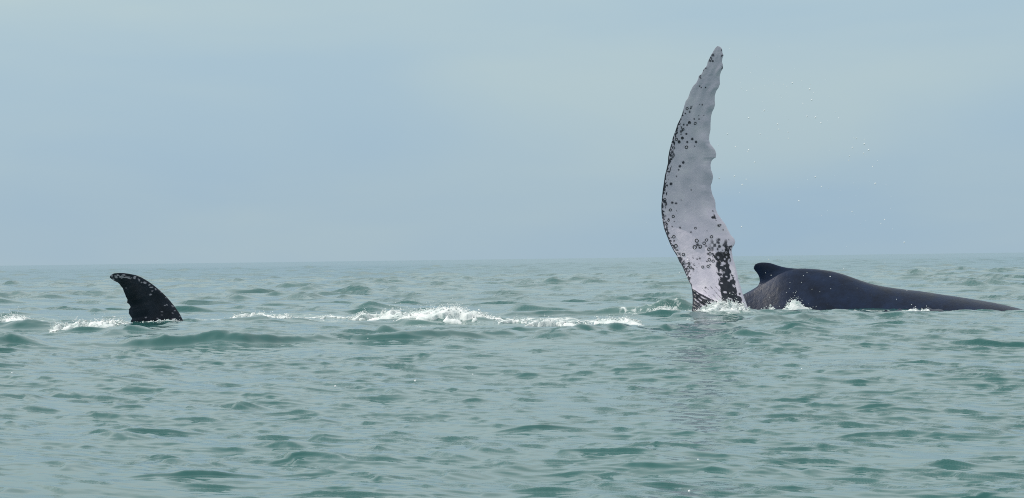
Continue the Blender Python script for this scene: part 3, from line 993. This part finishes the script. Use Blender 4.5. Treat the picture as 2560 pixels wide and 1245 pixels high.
# ------------------------------------------------------------------ flying drops
m_drop, t, bs = mat('water_drop')
nd = N(t, 'ShaderNodeTexNoise', i_Scale=3.0)
t.links.new(ramp(t, nd.outputs[0], [(0.3, (0.85, 0.88, 0.9)), (0.7, (0.95, 0.96, 0.97))]), bs.inputs['Base Color'])  # clear drops coloured white, standing in for their sun glints
bs.inputs['Roughness'].default_value = 0.15
bs.inputs['Subsurface Weight'].default_value = 1.0
bs.inputs['Subsurface Radius'].default_value = (1, 1, 1)
bs.inputs['Subsurface Scale'].default_value = 0.03
bs.inputs['IOR'].default_value = 1.333
DR = [(500, 142, 3), (608, 182, 3), (620, 249, 3.2), (566, 271, 2), (325, 314, 3.3), (229, 360, 3), (591, 351, 2.6), (644, 357, 3.3), (678, 391, 2.6), (789, 361, 2.2), (408, 399, 2.5), (415, 432, 2.6),
      (473, 450, 2.4), (475, 489, 2.2), (96, 461, 2.6), (300, 461, 2.3), (147, 539, 2.8), (229, 559, 2.8), (221, 570, 1.8), (266, 636, 2.6), (45, 736, 3), (139, 723, 2.8), (188, 776, 2.9), (212, 743, 1.8),
      (643, 727, 2.6), (681, 788, 1.8), (541, 877, 2.5), (898, 488, 3), (882, 482, 1.8), (948, 522, 3), (874, 545, 2.6), (975, 560, 3.4), (943, 581, 2.3), (856, 598, 2), (850, 625, 2.2), (1000, 663, 2),
      (1016, 769, 3.6), (948, 495, 1.6), (872, 944, 2.2), (1074, 993, 2.6), (1051, 1018, 1.8), (1196, 1135, 2.7), (184, 1038, 2.7), (184, 175, 1.6), (217, 192, 1.7), (632, 205, 1.6), (446, 152, 1.5),
      (466, 168, 1.4), (614, 152, 1.6), (558, 130, 1.4), (434, 236, 1.4), (767, 322, 1.5), (346, 487, 1.5), (1030, 628, 1.3), (724, 798, 1.3), (100, 828, 1.4), (174, 824, 1.4), (38, 530, 1.5), (387, 153, 1.4)]
pos, rad = [], []
for a, b, r in DR:
    d = random.uniform(42.0, 46.0)
    pos.append(tuple(P(1780 + a / 2.489, 150 + b / 2.489, d)))
    rad.append(r * 0.64 / FPX * d)
for a, b, r in [(465, 160, 3), (970, 300, 3), (1420, 190, 2.4), (1080, 237, 2), (1577, 20, 3), (485, 290, 2), (440, 270, 1.8), (640, 350, 1.6), (1513, 487, 2), (750, 293, 1.6), (735, 350, 1.5), (692, 420, 1.6),
                (820, 405, 1.5), (885, 425, 1.5), (470, 470, 1.6), (780, 268, 1.6), (637, 397, 1.6), (1190, 395, 1.3), (975, 400, 1.5), (610, 430, 1.5), (1600, 415, 1.5), (555, 545, 1.5)]:
    d = random.uniform(44.5, 46.3)
    pos.append(tuple(P(1780 + a / 3.282, 600 + b / 3.282, d)))
    rad.append(r * 0.5 / FPX * d)
for a, b, r in [(1038, 952, 4.2), (838, 966, 3.6), (1745, 1149, 3.4), (1723, 1228, 4.4), (30, 932, 3), (2004, 922, 2.2), (1182, 936, 2.4), (642, 834, 2.2), (920, 846, 2), (1597, 815, 2), (846, 848, 1.6)]:
    x_, d = wpt(a, b, 0.06)
    d = max(d * 0.985, 9.2)
    pos.append(tuple(P(a, b, d)))
    rad.append(r * 0.7 / FPX * d)
for a, b, r in [(458, 905, 3), (430, 898, 3), (370, 858, 2.5), (355, 905, 2), (385, 860, 2), (700, 1140, 2)]:
    pos.append(tuple(P(220 + a / 5.66, 640 + b / 5.66, 42.2)))
    rad.append(r * 0.64 / FPX * 42)
for k in range(110):
    d = random.uniform(41.5, 46.5)
    u = random.random()
    cx, cy = 1800 + 430 * u, 160 + 460 * u ** 1.9
    pos.append(tuple(P(cx + random.gauss(0, 60) - 40 * u, cy + random.gauss(0, 55), d)))
    rad.append(random.uniform(0.5, 1.1) * 0.64 / FPX * d)
for k in range(40):
    d = random.uniform(41.8, 43.2)
    pos.append(tuple(P(random.gauss(1715, 40), 745 - abs(random.gauss(0, 120)) + 40, d)))
    rad.append(random.uniform(0.7, 1.5) * 0.6 / FPX * d)
pos, rad = np.array(pos), np.array(rad)
v, f = blobs(pos, rad, np.stack([np.ones(len(rad)), np.ones(len(rad)), np.random.default_rng(1).uniform(1.0, 1.5, len(rad))], -1))
me = mesh_np('water_spray', v, np.zeros((0, 4), dtype=np.int32), f)
link('water_spray', me, m_drop, kind='stuff', label='scattered white water drops flung up around the raised flipper', category='spray')
